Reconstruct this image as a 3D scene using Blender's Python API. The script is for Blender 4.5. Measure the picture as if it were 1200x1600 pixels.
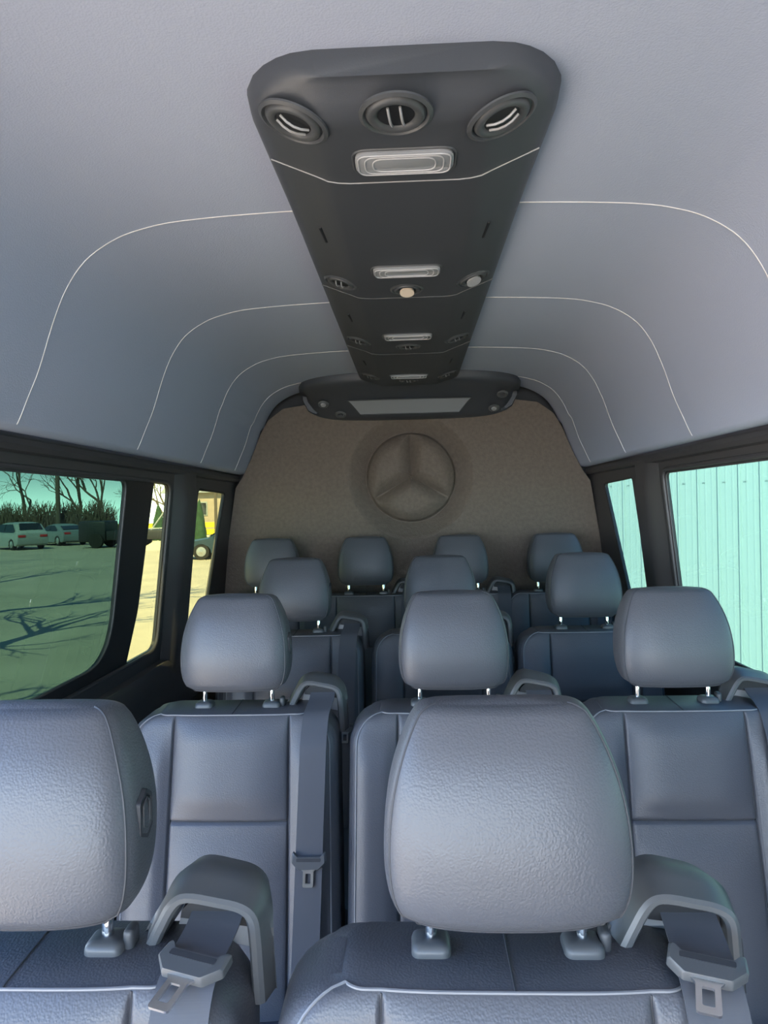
import bpy, bmesh, math, random
from math import sin, cos, pi, radians, tan, sqrt, exp
from mathutils import Vector, Matrix
from mathutils.geometry import tessellate_polygon

for o in list(bpy.data.objects):
    bpy.data.objects.remove(o)
S = bpy.context.scene
COL = S.collection
Z0 = 1.45            # height of the camera above the van floor
GZ = -0.62           # height of the ground outside below the van floor

# ------------------------------------------------------------------ camera
cam_d = bpy.data.cameras.new('camera')
cam = bpy.data.objects.new('camera', cam_d)
COL.objects.link(cam)
F = 1067.0
cam_d.sensor_fit = 'VERTICAL'
cam_d.sensor_height = 36.0
cam_d.lens = 36.0 * F / 1600.0
cam_d.clip_start = 0.02
cam_d.clip_end = 500
yv = Vector((43, 8, -F)).normalized()
roll = radians(1.2)
zv = Vector((-sin(roll), cos(roll), 0))
zv = (zv - yv * zv.dot(yv)).normalized()
xv = yv.cross(zv)
W = Matrix((xv, yv, zv)).transposed()
cam.matrix_world = Matrix.Translation((0, 0, Z0)) @ W.transposed().to_4x4()
S.camera = cam

# ------------------------------------------------------------------ light
S.view_settings.view_transform = 'Standard'
S.view_settings.look = 'None'
S.view_settings.exposure = 1.3
S.view_settings.gamma = 1.0
S.view_settings.use_curve_mapping = False
S.cycles.use_denoising = True
S.cycles.max_bounces = 10
S.cycles.diffuse_bounces = 7
S.cycles.transparent_max_bounces = 24
S.cycles.sample_clamp_indirect = 6.0
S.cycles.caustics_reflective = False
S.cycles.caustics_refractive = False

wd = bpy.data.worlds.new('world')
S.world = wd
wd.use_nodes = True
nt = wd.node_tree
nt.nodes.clear()
tc = nt.nodes.new('ShaderNodeTexCoord')
sx = nt.nodes.new('ShaderNodeSeparateXYZ')
rp = nt.nodes.new('ShaderNodeValToRGB')
bg = nt.nodes.new('ShaderNodeBackground')
ow = nt.nodes.new('ShaderNodeOutputWorld')
nt.links.new(tc.outputs['Generated'], sx.inputs[0])
nt.links.new(sx.outputs['Z'], rp.inputs[0])
nt.links.new(rp.outputs[0], bg.inputs[0])
nt.links.new(bg.outputs[0], ow.inputs[0])
e = rp.color_ramp.elements
e[0].position = 0.0
e[0].color = (3.3, 3.8, 4.1, 1)
e[1].position = 0.75
e[1].color = (0.16, 0.36, 0.95, 1)
m_ = rp.color_ramp.elements.new(0.05)
m_.color = (1.3, 1.65, 2.0, 1)
m_ = rp.color_ramp.elements.new(0.14)
m_.color = (0.34, 0.60, 1.0, 1)
bg.inputs[1].default_value = 2.3

sd = bpy.data.lights.new('sun', 'SUN')
sd.energy = 15.0
sd.angle = radians(0.6)
sd.color = (1.0, 0.89, 0.72)
sun = bpy.data.objects.new('sun', sd)
COL.objects.link(sun)
sun.rotation_euler = Vector((0.03, 0.60, -0.78)).to_track_quat('-Z', 'Y').to_euler()


# ------------------------------------------------------------------ materials
def mat(name, col, rough=0.5, metal=0.0, spec=0.5, bump=None, var=0.0, vscale=5.0, sheen=0.0, emit=None):
    m = bpy.data.materials.new(name)
    m.use_nodes = True
    n = m.node_tree
    b = n.nodes['Principled BSDF']
    b.inputs['Base Color'].default_value = (*col, 1)
    b.inputs['Roughness'].default_value = rough
    b.inputs['Metallic'].default_value = metal
    b.inputs['Specular IOR Level'].default_value = spec
    if sheen:
        b.inputs['Sheen Weight'].default_value = sheen
    t = n.nodes.new('ShaderNodeTexCoord')
    if var:
        no = n.nodes.new('ShaderNodeTexNoise')
        no.inputs['Scale'].default_value = vscale
        no.inputs['Detail'].default_value = 4
        n.links.new(t.outputs['Object'], no.inputs['Vector'])
        mr = n.nodes.new('ShaderNodeMapRange')
        mr.inputs['From Min'].default_value = 0.3
        mr.inputs['From Max'].default_value = 0.7
        mr.inputs['To Min'].default_value = 1 - var
        mr.inputs['To Max'].default_value = 1 + var
        n.links.new(no.outputs['Fac'], mr.inputs['Value'])
        mx = n.nodes.new('ShaderNodeVectorMath')
        mx.operation = 'SCALE'
        mx.inputs[0].default_value = col
        n.links.new(mr.outputs[0], mx.inputs['Scale'])
        n.links.new(mx.outputs[0], b.inputs['Base Color'])
    if bump:
        kind, sc, st, dist = bump
        if kind == 'voronoi':
            x = n.nodes.new('ShaderNodeTexVoronoi')
            x.feature = 'SMOOTH_F1'
            x.inputs['Smoothness'].default_value = 0.7
            # distort the cells a little so the grain is irregular
            nz = n.nodes.new('ShaderNodeTexNoise')
            nz.inputs['Scale'].default_value = sc * 0.35
            n.links.new(t.outputs['Object'], nz.inputs['Vector'])
            vm = n.nodes.new('ShaderNodeVectorMath')
            vm.operation = 'MULTIPLY_ADD'
            vm.inputs[1].default_value = (0.8 / sc,) * 3
            n.links.new(nz.outputs['Color'], vm.inputs[0])
            n.links.new(t.outputs['Object'], vm.inputs[2])
            n.links.new(vm.outputs[0], x.inputs['Vector'])
            out = x.outputs['Distance']
        elif kind == 'weave':
            x = n.nodes.new('ShaderNodeTexWave')
            x.bands_direction = 'Z'
            n.links.new(t.outputs['Object'], x.inputs['Vector'])
            out = x.outputs['Fac']
        else:
            x = n.nodes.new('ShaderNodeTexNoise')
            x.inputs['Detail'].default_value = 3
            n.links.new(t.outputs['Object'], x.inputs['Vector'])
            out = x.outputs['Fac']
        x.inputs['Scale'].default_value = sc
        bp = n.nodes.new('ShaderNodeBump')
        bp.inputs['Strength'].default_value = st
        bp.inputs['Distance'].default_value = dist
        bp.invert = (kind == 'voronoi')
        n.links.new(out, bp.inputs['Height'])
        n.links.new(bp.outputs[0], b.inputs['Normal'])
    if emit:
        b.inputs['Emission Color'].default_value = (*emit[0], 1)
        b.inputs['Emission Strength'].default_value = emit[1]
    return m


def glass(name, tint, refl=0.06, rough=0.0):
    m = bpy.data.materials.new(name)
    m.use_nodes = True
    n = m.node_tree
    n.nodes.clear()
    o = n.nodes.new('ShaderNodeOutputMaterial')
    mx = n.nodes.new('ShaderNodeMixShader')
    tr = n.nodes.new('ShaderNodeBsdfTransparent')
    gl = n.nodes.new('ShaderNodeBsdfGlossy')
    lw = n.nodes.new('ShaderNodeLayerWeight')
    lw.inputs['Blend'].default_value = 0.5
    pw = n.nodes.new('ShaderNodeMath')
    pw.operation = 'POWER'
    pw.inputs[1].default_value = 4.5
    n.links.new(lw.outputs['Facing'], pw.inputs[0])
    fr = n.nodes.new('ShaderNodeMath')
    fr.operation = 'MULTIPLY_ADD'
    fr.inputs[1].default_value = 0.7
    fr.inputs[2].default_value = 0.04
    n.links.new(pw.outputs[0], fr.inputs[0])
    tr.inputs[0].default_value = (*tint, 1)
    gl.inputs['Roughness'].default_value = rough
    n.links.new(fr.outputs[0], mx.inputs[0])
    n.links.new(tr.outputs[0], mx.inputs[1])
    n.links.new(gl.outputs[0], mx.inputs[2])
    n.links.new(mx.outputs[0], o.inputs[0])
    return m


M = {
    'leather': mat('leather', (0.093, 0.096, 0.109), 0.40, spec=0.55, bump=('voronoi', 400, 0.30, 0.0012)),
    'seam': mat('seam_thread', (0.06, 0.062, 0.07), 0.6),
    'piping': mat('piping', (0.24, 0.245, 0.26), 0.45),
    'plastic': mat('dark_plastic', (0.07, 0.074, 0.08), 0.42, bump=('noise', 900, 0.15, 0.0006)),
    'guide': mat('guide_plastic', (0.10, 0.105, 0.11), 0.36),
    'shell': mat('back_shell', (0.035, 0.038, 0.045), 0.55),
    'console': mat('console_plastic', (0.055, 0.060, 0.070), 0.45, bump=('noise', 700, 0.2, 0.0006)),
    'black': mat('black', (0.01, 0.011, 0.014), 0.6),
    'chrome': mat('chrome', (0.8, 0.8, 0.8), 0.08, metal=1),
    'steel': mat('steel', (0.72, 0.72, 0.72), 0.3, metal=1),
    'webbing': mat('webbing', (0.085, 0.09, 0.105), 0.65, bump=('weave', 650, 0.12, 0.0003)),
    'headliner': mat('headliner', (0.43, 0.475, 0.60), 0.8, spec=0.25, bump=('voronoi', 330, 0.35, 0.001)),
    'weld': mat('headliner_weld', (0.75, 0.72, 0.70), 0.6),
    'felt': mat('rear_felt', (0.160, 0.128, 0.105), 0.85, spec=0.2, bump=('noise', 160, 0.5, 0.004), var=0.10, vscale=60),
    'trim': mat('wall_trim', (0.062, 0.058, 0.060), 0.45, bump=('noise', 900, 0.1, 0.0005)),
    'rubber': mat('rubber', (0.018, 0.018, 0.02), 0.4),
    'floor': mat('floor_vinyl', (0.07, 0.07, 0.075), 0.6),
    'lens': mat('lamp_lens', (0.30, 0.31, 0.33), 0.12),
    'lens_line': mat('lens_line', (0.48, 0.48, 0.50), 0.3),
    'cream': mat('cream_reflector', (0.75, 0.62, 0.5), 0.4),
    'greycap': mat('grey_cap', (0.35, 0.35, 0.36), 0.4),
    'glass_dark': glass('glass_dark', (0.024, 0.050, 0.034)),
    'glass_left': glass('glass_left', (0.25, 0.26, 0.13)),
    'glass_right': glass('glass_right', (0.125, 0.215, 0.195)),
    'ground': mat('asphalt', (0.42, 0.365, 0.28), 0.9, bump=('noise', 12, 0.3, 0.02), var=0.12, vscale=0.6),
    'metalwall': mat('ribbed_metal', (0.42, 0.50, 0.48), 0.55, var=0.03, vscale=0.6),
    'ribline': mat('screw_head', (0.34, 0.41, 0.40), 0.6),  # plain tone of the screw heads on the metal wall
    'bark': mat('bark', (0.11, 0.09, 0.07), 0.9),
    'evergreen': mat('evergreen', (0.02, 0.06, 0.025), 0.9, var=0.4, vscale=6),
    'yellow': mat('yellow_paint', (0.75, 0.62, 0.03), 0.6),
    'grass': mat('dry_grass', (0.28, 0.28, 0.10), 0.95, var=0.2, vscale=1),
    'white': mat('white_paint', (0.34, 0.37, 0.37), 0.3),
    'silver': mat('silver_paint', (0.20, 0.25, 0.27), 0.3),
    'blue': mat('blue_paint', (0.02, 0.045, 0.07), 0.3),
    'darktruck': mat('truck_dark', (0.02, 0.022, 0.025), 0.5),
    'carglass': mat('car_glass', (0.02, 0.025, 0.03), 0.1),
    'tire': mat('tire', (0.015, 0.015, 0.015), 0.8),
    'rim': mat('rim', (0.5, 0.5, 0.5), 0.3, metal=0.8),
    'taillight': mat('tail_light', (0.5, 0.02, 0.02), 0.3),
    'brick': mat('pale_siding', (0.42, 0.34, 0.28), 0.8, var=0.08, vscale=2),
    'roofm': mat('roof_shingle', (0.28, 0.30, 0.32), 0.8),
    'sand': mat('sand', (0.6, 0.5, 0.32), 0.9),
    'kerb': mat('kerb', (0.5, 0.5, 0.45), 0.9),
}


# ------------------------------------------------------------------ mesh helpers
class MB:
    def __init__(s):
        s.v = []
        s.f = []

    def add(s, vs, fs):
        k = len(s.v)
        s.v += [tuple(v) for v in vs]
        s.f += [tuple(i + k for i in f) for f in fs]
        return s

    def box(s, c, d, bev=0.0, rot=None, seg=2):
        bm = bmesh.new()
        bmesh.ops.create_cube(bm, size=1)
        bmesh.ops.scale(bm, vec=d, verts=bm.verts)
        if bev:
            bmesh.ops.bevel(bm, geom=bm.edges[:], offset=bev, segments=seg, affect='EDGES', profile=0.5)
        R = rot if rot is not None else Matrix.Identity(3)
        vs = [Vector(c) + R @ v.co for v in bm.verts]
        bm.verts.index_update()
        fs = [[v.index for v in f.verts] for f in bm.faces]
        bm.free()
        return s.add(vs, fs)

    def tube(s, pts, r, n=8, closed=False, caps=True):
        pts = [Vector(p) for p in pts]
        N = len(pts)
        rs = r if isinstance(r, (list, tuple)) else [r] * N
        vs = []
        prev = None
        for i, p in enumerate(pts):
            if closed:
                t = (pts[(i + 1) % N] - pts[i - 1]).normalized()
            else:
                t = (pts[min(i + 1, N - 1)] - pts[max(i - 1, 0)]).normalized()
            if prev is None:
                a = Vector((0, 0, 1)) if abs(t.z) < 0.9 else Vector((1, 0, 0))
                u = t.cross(a).normalized()
            else:
                u = (prev - t * prev.dot(t))
                if u.length < 1e-6:
                    u = t.orthogonal()
                u.normalize()
            prev = u
            w = t.cross(u)
            for k in range(n):
                a = 2 * pi * k / n
                vs.append(p + (u * cos(a) + w * sin(a)) * rs[i])
        fs = []
        for i in range(N if closed else N - 1):
            j = (i + 1) % N
            for k in range(n):
                l = (k + 1) % n
                fs.append((i * n + k, i * n + l, j * n + l, j * n + k))
        if caps and not closed:
            fs.append(tuple(range(n))[::-1])
            fs.append(tuple((N - 1) * n + k for k in range(n)))
        return s.add(vs, fs)

    def loft(s, rings, cap0=True, cap1=True, closed=True):
        n = len(rings[0])
        vs = [p for r in rings for p in r]
        fs = []
        for i in range(len(rings) - 1):
            for k in range(n if closed else n - 1):
                l = (k + 1) % n
                fs.append((i * n + k, i * n + l, (i + 1) * n + l, (i + 1) * n + k))
        if closed and cap0:
            fs.append(tuple(range(n))[::-1])
        if closed and cap1:
            fs.append(tuple((len(rings) - 1) * n + k for k in range(n)))
        return s.add(vs, fs)

    def lathe(s, prof, c, axis=(0, 0, 1), n=32, caps=True):
        ax = Vector(axis).normalized()
        u = ax.orthogonal().normalized()
        w = ax.cross(u)
        rings = []
        for r, h in prof:
            rings.append([Vector(c) + ax * h + (u * cos(2 * pi * k / n) + w * sin(2 * pi * k / n)) * r for k in range(n)])
        return s.loft(rings, caps, caps)

    def plate(s, outer, holes, fn, fn2):
        """outline with holes, mapped front by fn(a,b) and back by fn2(a,b)"""
        loops = [outer] + holes
        flat = [p for l in loops for p in l]
        tris = tessellate_polygon([[Vector((p[0], p[1], 0)) for p in l] for l in loops])
        n = len(flat)
        vs = [fn(*p) for p in flat] + [fn2(*p) for p in flat]
        fs = [tuple(t) for t in tris] + [tuple(i + n for i in t)[::-1] for t in tris]
        k = 0
        for l in loops:
            L = len(l)
            for i in range(L):
                j = (i + 1) % L
                fs.append((k + i, k + j, n + k + j, n + k + i))
            k += L
        return s.add(vs, fs)

    def build(s, name, m, parent=None, smooth=True, angle=40):
        me = bpy.data.meshes.new(name)
        me.from_pydata(s.v, [], s.f)
        bm = bmesh.new()
        bm.from_mesh(me)
        bmesh.ops.recalc_face_normals(bm, faces=bm.faces)
        if smooth:
            for f in bm.faces:
                f.smooth = True
            ca = radians(angle)
            for ed in bm.edges:
                if len(ed.link_faces) == 2 and ed.calc_face_angle(0) > ca:
                    ed.smooth = False
        bm.to_mesh(me)
        bm.free()
        me.materials.append(m)
        o = bpy.data.objects.new(name, me)
        COL.objects.link(o)
        if parent is not None:
            o.parent = parent
        return o


def empty(name, loc=(0, 0, 0)):
    o = bpy.data.objects.new(name, None)
    o.empty_display_size = 0.1
    o.location = loc
    COL.objects.link(o)
    return o


def tag(o, label=None, cat=None, group=None, kind=None):
    if label:
        o['label'] = label
    if cat:
        o['category'] = cat
    if group:
        o['group'] = group
    if kind:
        o['kind'] = kind
    return o


def copy_tree(o, parent=None):
    c = o.copy()
    COL.objects.link(c)
    c.parent = parent
    for ch in list(o.children):
        copy_tree(ch, c)
    return c


def rpoly(pts, rs, seg=6):
    """rounded polygon outline"""
    out = []
    n = len(pts)
    if not isinstance(rs, (list, tuple)):
        rs = [rs] * n
    for i in range(n):
        p = Vector(pts[i])
        a = (Vector(pts[i - 1]) - p)
        b = (Vector(pts[(i + 1) % n]) - p)
        r = rs[i]
        if r <= 0:
            out.append(tuple(p))
            continue
        an = a.normalized()
        bn = b.normalized()
        half = an.angle(bn) / 2
        d = min(r / tan(half), a.length * 0.49, b.length * 0.49)
        p0 = p + an * d
        p1 = p + bn * d
        for k in range(seg + 1):
            t = k / seg
            q = p0 * (1 - t) ** 2 + p * 2 * t * (1 - t) + p1 * t * t
            out.append(tuple(q))
    return out


def interp(x, tab):
    n = len(tab)
    if x <= tab[0][0]:
        return tab[0][1]
    if x >= tab[-1][0]:
        return tab[-1][1]
    sl = [(tab[i + 1][1] - tab[i][1]) / (tab[i + 1][0] - tab[i][0]) for i in range(n - 1)]
    tg = [sl[0]] + [(sl[i - 1] + sl[i]) / 2 for i in range(1, n - 1)] + [sl[-1]]
    for i in range(n - 1):
        if x <= tab[i + 1][0]:
            h = tab[i + 1][0] - tab[i][0]
            t = (x - tab[i][0]) / h
            return ((2 * t ** 3 - 3 * t * t + 1) * tab[i][1] + (t ** 3 - 2 * t * t + t) * h * tg[i]
                    + (-2 * t ** 3 + 3 * t * t) * tab[i + 1][1] + (t ** 3 - t * t) * h * tg[i + 1])


def catmull(pts, m=6):
    out = []
    P = [Vector(p) for p in pts]
    for i in range(len(P) - 1):
        p0 = P[max(i - 1, 0)]
        p1, p2 = P[i], P[i + 1]
        p3 = P[min(i + 2, len(P) - 1)]
        for k in range(m):
            t = k / m
            out.append(0.5 * ((2 * p1) + (p2 - p0) * t + (2 * p0 - 5 * p1 + 4 * p2 - p3) * t * t + (3 * p1 - p0 - 3 * p2 + p3) * t ** 3))
    out.append(P[-1])
    return out


# ================================================================== VAN SHELL
YF, YR = -1.9, 3.36      # front and rear end of the modelled cabin


def wx(z):                 # inner face of the side walls, leaning in towards the roof
    return 0.878 + (Z0 + 0.105 - z) * 0.105


fl = MB().box((0, (YF + YR) / 2, -0.02), (2.08, YR - YF + 0.1, 0.04)).build('floor', M['floor'], smooth=False)
tag(fl, kind='structure')

# ceiling: one moulded headliner, extruded along the van
prof = [(0, .602), (.25, .60), (.45, .59), (.54, .575), (.60, .553), (.655, .515), (.695, .46), (.725, .39), (.755, .30), (.783, .235), (.798, .200), (.808, .184), (.828, .176), (.86, .180)]
profc = [Vector((p[0], p[1])) for p in prof]
full = [Vector((-p.x, p.y)) for p in reversed(profc[1:])] + profc
full = [Vector((p.x, p.y)) for p in catmull([(p.x, p.y, 0) for p in full], 4)]


def ceil_pt(p, y, off=0.0):
    # widens very slightly towards the rear at the bottom edge
    k = max(0.0, (y - 2.4)) / 1.0
    return Vector((p.x * (1 + 0.02 * k * (1 if p.y < .4 else .3)), y, Z0 + p.y + off))


mb = MB()
ys = [YF + (YR - YF) * i / 32 for i in range(33)]
mb.loft([[ceil_pt(p, y) for p in full] for y in ys], closed=False)
# upper skin so that the roof has a thickness
up = [Vector((p.x * 1.06, p.y + 0.05)) for p in full]
mb.loft([[ceil_pt(p, y) for p in up] for y in (YF, YR + 0.12)], closed=False)
mb.loft([[ceil_pt(p, YF) for p in full], [ceil_pt(p, YF) for p in up]], closed=False)
ceiling = tag(mb.build('ceiling', M['headliner']), kind='structure')
mb = MB()
for y, lim in ((1.37, 0.0), (1.985, 0.0), (2.60, 0.0), (3.14, 0.0)):
    pts = [ceil_pt(p, y, -0.0005) for p in full if p.y > 0.186]
    mb.tube(pts, 0.0012, 6)
mb.build('seam', M['weld'], ceiling)

for sg in (-1, 1):
    MB().lathe([(.007, 0), (.007, .004), (.003, .007)], (sg * .845, 3.22, Z0 + .183), (-sg * .6, -.6, -.3), 12).build('clip', M['greycap'], ceiling)

# ---- side walls with window openings
ZT = Z0 + 0.20
W1 = rpoly([(1.30, Z0 + .108), (2.465, Z0 + .108), (2.45, Z0 - .50), (1.30, Z0 - .50)], [.03, .05, .07, .03])
W3 = rpoly([(2.79, Z0 + .092), (3.20, Z0 + .086), (3.03, Z0 - .50), (2.78, Z0 - .50)], [.03, .02, .05, .05])
R1 = rpoly([(0.0, Z0 + .108), (2.42, Z0 + .112), (2.42, Z0 - .49), (0.0, Z0 - .49)], [.03, .04, .07, .03])
R2 = rpoly([(2.755, Z0 + .10), (3.16, Z0 + .09), (2.96, Z0 - .50), (2.72, Z0 - .50)], [.02, .02, .05, .05])


def side_wall(sgn, name, holes):
    m = MB()
    ya = YF if sgn > 0 else 1.20      # the left side is open beside the front cabin
    OUT = [(ya, 0.0), (YR + .12, 0.0), (YR + .12, ZT), (ya, ZT)]
    m.plate(OUT, holes, lambda y, z: (sgn * wx(z), y, z), lambda y, z: (sgn * (wx(z) + .016), y, z))
    return tag(m.build(name, M['trim'], angle=30), kind='structure')


wl = side_wall(-1, 'wall_left', [W1, W3])
wr = side_wall(1, 'wall_right', [R1, R2])


def outline_tube(parent, outl, sgn, r, off, name, m):
    pts = [(sgn * (wx(z) + off), y, z) for y, z in outl]
    return MB().tube(pts, r, 8, closed=True).build(name, m, parent)


def scale_outline(outl, d):
    # shrink the outline by d towards its inside
    n = len(outl)
    area = sum(outl[i][0] * outl[(i + 1) % n][1] - outl[(i + 1) % n][0] * outl[i][1] for i in range(n))
    s = 1 if area > 0 else -1
    out = []
    for i in range(n):
        a, b, c = Vector(outl[i - 1]), Vector(outl[i]), Vector(outl[(i + 1) % n])
        t = (c - a).normalized()
        out.append((b.x - s * t.y * d, b.y + s * t.x * d))
    return out


def window(num, outl, sgn, panes, gm, frame_thick=0.018):
    """window_n: glass sheet, with a frame plate that holds the panes"""
    g = MB()
    g.plate(scale_outline(outl, -0.004), [], lambda y, z: (sgn * (wx(z) + .045), y, z), lambda y, z: (sgn * (wx(z) + .0455), y, z))
    return g


def glass_sheet(name, outl, sgn, gm, off=.046, parent=None):
    g = MB()
    n = len(outl)
    g.add([(sgn * (wx(z) + off), y, z) for y, z in outl], [tuple(range(n))])
    return g.build(name, gm, parent, smooth=False)


# left big window with its sliding sash: a large dark pane, a black post, a slim clear pane
P1 = rpoly([(1.32, Z0 + .100), (2.085, Z0 + .100), (2.06, Z0 - .455), (1.32, Z0 - .455)], [.03, .035, .16, .03], 10)
P2 = rpoly([(2.315, Z0 + .100), (2.455, Z0 + .098), (2.44, Z0 - .492), (2.20, Z0 - .492), (2.262, Z0 - .33)], [.004, .035, .05, .004, .2], 8)
w1 = tag(glass_sheet('window_1', P1, -1, M['glass_dark'], .012), kind='structure')
f = MB().plate(W1, [P1, P2], lambda y, z: (-(wx(z) + .004), y, z), lambda y, z: (-(wx(z) + .014), y, z)).build('window_frame', M['rubber'], w1)
glass_sheet('slim_pane', P2, -1, M['glass_left'], .012, w1)
outline_tube(w1, P1, -1, .004, .003, 'pane_gasket', M['trim'])
outline_tube(w1, W1, -1, .007, .0, 'window_trim', M['trim'])
w2 = tag(glass_sheet('window_2', W3, -1, M['glass_left'], .012), kind='structure')
outline_tube(w2, W3, -1, .006, .004, 'window_gasket', M['rubber'])
w3 = tag(glass_sheet('window_3', R1, 1, M['glass_right'], .012), kind='structure')
R1i = scale_outline(R1, .012)
MB().plate(R1, [R1i], lambda y, z: ((wx(z) + .003), y, z), lambda y, z: ((wx(z) + .014), y, z)).build('window_frame', M['rubber'], w3)
outline_tube(w3, R1, 1, .008, .0, 'window_trim', M['trim'])
outline_tube(w3, R1i, 1, .003, .004, 'window_gasket', M['trim'])
w4 = tag(glass_sheet('window_4', R2, 1, M['glass_right'], .012), kind='structure')
outline_tube(w4, R2, 1, .005, .004, 'window_gasket', M['rubber'])

# pillar covers: rounded mouldings between the windows
k = 1
for sgn, y0, y1 in ((-1, 2.50, 2.75), (1, 2.455, 2.70)):
    m = MB()
    rings = []
    for i in range(17):
        z = Z0 - .60 + (0.60 + .15) * i / 16
        ring = []
        for j in range(13):
            t = j / 12
            y = y0 + (y1 - y0) * t
            b = min(1.0, sin(pi * t) * 1.35) * .035 * (1.0 if z < Z0 + .1 else 0.6)
            ring.append((sgn * (wx(z) - b - 0.001), y, z))
        ring += [(sgn * (wx(z) + .01), y1, z), (sgn * (wx(z) + .01), y0, z)]
        rings.append(ring)
    m.loft(rings)
    tag(m.build('trim_%d' % k, M['trim']), kind='structure')
    k += 1
    # horizontal rail just under the headliner
    m = MB()
    pts = [(0.0, 0.0), (-.022, -.004), (-.026, -.018), (-.018, -.030), (0.0, -.034)]
    m.loft([[(sgn * (wx(Z0 + .15) + dx), y, Z0 + .172 + dz) for dx, dz in pts] for y in (YF if sgn > 0 else 1.2, YR)])
    tag(m.build('trim_%d' % k, M['trim']), kind='structure')
    k += 1
    # lower ledge under the windows
    m = MB()
    pts = [(0.01, 0.0), (-.020, -.012), (-.032, -.035), (-.034, -.22), (-.02, -.25), (0.01, -.26)]
    m.loft([[(sgn * (wx(Z0 - .54 + dz) + dx), y, Z0 - .545 + dz) for dx, dz in pts] for y in (YF if sgn > 0 else 1.2, YR)])
    tag(m.build('trim_%d' % k, M['trim']), kind='structure')
    k += 1

# ---- rear wall, padded felt with the embossed star
LC = (0.0, Z0 + 0.147)
LR = 0.222
Rm = LR * 1.38
YW = 3.335
half = [(0.0, .515), (.50, .512), (.62, .495), (.695, .44), (.735, .37), (.785, .25), (.83, .16), (.865, .11), (.905, -.15), (.945, -.55), (.945, -1.45)]
outl = [(x, Z0 + z) for x, z in half] + [(-x, Z0 + z) for x, z in reversed(half[1:])]
outl = rpoly(outl, .03, 3)
NS = 96
circ = [(LC[0] + Rm * cos(2 * pi * i / NS), LC[1] + Rm * sin(2 * pi * i / NS)) for i in range(NS)]
m = MB()
m.plate(outl, [circ], lambda x, z: (x, YW, z), lambda x, z: (x, YW + .02, z))
rw = tag(m.build('wall_rear', M['felt'], angle=30), kind='structure')


def sm(t):
    t = max(0.0, min(1.0, t))
    return t * t * (3 - 2 * t)


def logo_h(x, z):
    r = sqrt(x * x + z * z)
    D = .072
    if r > LR:
        t = (r - LR) / (Rm - LR)
        return -D * (1 - t) ** 1.15 * (1 - sm((t - .7) / .3) * .3)
    # pillowed sectors between the three arms of the star (arms at 90, 210, 330 degrees)
    d = 1e9
    for k in range(3):
        aa = radians(90 + 120 * k)
        ca, sa = cos(aa), sin(aa)
        if x * ca + z * sa > -0.01:
            d = min(d, abs(-x * sa + z * ca))
    de = LR - r
    a_, b_ = min(1, d / .062), min(1, de / .070)
    up = (1 - (1 - a_) ** 1.7) * (1 - (1 - b_) ** 1.7)
    # rim and arms lie a little below the wall; the pillows rise out of them
    base = -D + .034 * sm(de / .012)
    return base + .060 * up


m = MB()
NR = 70
rings = []
vs = [(LC[0], YW - logo_h(0, 0), LC[1])]
for i in range(1, NR + 1):
    r = Rm * i / NR
    for k in range(NS * 2):
        a = 2 * pi * k / (NS * 2)
        x, z = r * cos(a), r * sin(a)
        vs.append((LC[0] + x, YW - (logo_h(x, z) if i < NR else 0), LC[1] + z))
n = NS * 2
fs = [(0, 1 + k, 1 + (k + 1) % n) for k in range(n)]
for i in range(NR - 1):
    for k in range(n):
        l = (k + 1) % n
        fs.append((1 + i * n + k, 1 + i * n + l, 1 + (i + 1) * n + l, 1 + (i + 1) * n + k))
m.add(vs, fs)
lg = m.build('embossed_star_emblem', M['felt'], rw, angle=180)
tag(lg, 'three pointed star in a circle embossed in the felt')
# dark rear body panel behind the felt
m = MB().plate([(-1.04, 0), (1.04, 0), (.885, Z0 + .2), (.88, Z0 + .66), (-.88, Z0 + .66), (-.885, Z0 + .2)], [],
               lambda x, z: (x, YR + .09, z), lambda x, z: (x, YR + .12, z))
tag(m.build('trim_%d' % k, M['black'], smooth=False), kind='structure')

# ================================================================== CEILING CONSOLE
con = empty('ceiling_console', (0, 0.87, Z0 + .60))
tag(con, 'long dark grey plastic ceiling console with round air vents and clear lamps', 'ceiling console')
cz = lambda v: v  # absolute coordinates; children keep parent inverse below


def child(o, p):
    o.parent = p
    o.matrix_parent_inverse = Matrix.Translation(-p.location)
    return o


XE, XFL = 0.222, 0.118      # half width of the console, half width of its flat underside
ZE, ZFL = Z0 + .570, Z0 + .537


def con_z(x):
    ax = abs(x)
    t = sm((ax - XFL + .01) / (XE - XFL + .0))
    return ZFL + (ZE - ZFL) * max(0, (ax - XFL) / (XE - XFL)) if ax > XFL + .01 else ZFL + (ZE - ZFL) * 0.05 * sm((ax - XFL + .02) / .03)


YC0, YC1 = 0.895, 3.02
m = MB()
rings = []
ylist = [0, .004, .012, .025, .045, .075] + [.12 + i * .1 for i in range(21)]
for dy in ylist:
    y = YC0 + dy
    # plan outline: rounded front corners
    rc = .11
    w = XE + .006 * sm(1 - dy / .5)
    if dy < rc:
        w = w - rc + sqrt(max(0, rc * rc - (rc - dy) ** 2))
    lift = .028 * (1 - sm(dy / .05)) if dy < .05 else 0
    ring = []
    xs = [-1, -.985, -.95, -.88, -.78, -.66, -.57, -.53, -.49, -.35, -.18, 0, .18, .35, .49, .53, .57, .66, .78, .88, .95, .985, 1]
    for q in xs:
        x = q * w
        edge = 0.022 * (1 - sqrt(max(0, 1 - max(0, (abs(q) - .90) / .10) ** 2)))
        ring.append((x, y, con_z(x) + lift + edge))
    ring += [(w, y, Z0 + .603), (-w, y, Z0 + .603)]
    rings.append(ring)
m.loft(rings)
child(m.build('console_housing', M['console'], angle=50), con)


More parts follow.
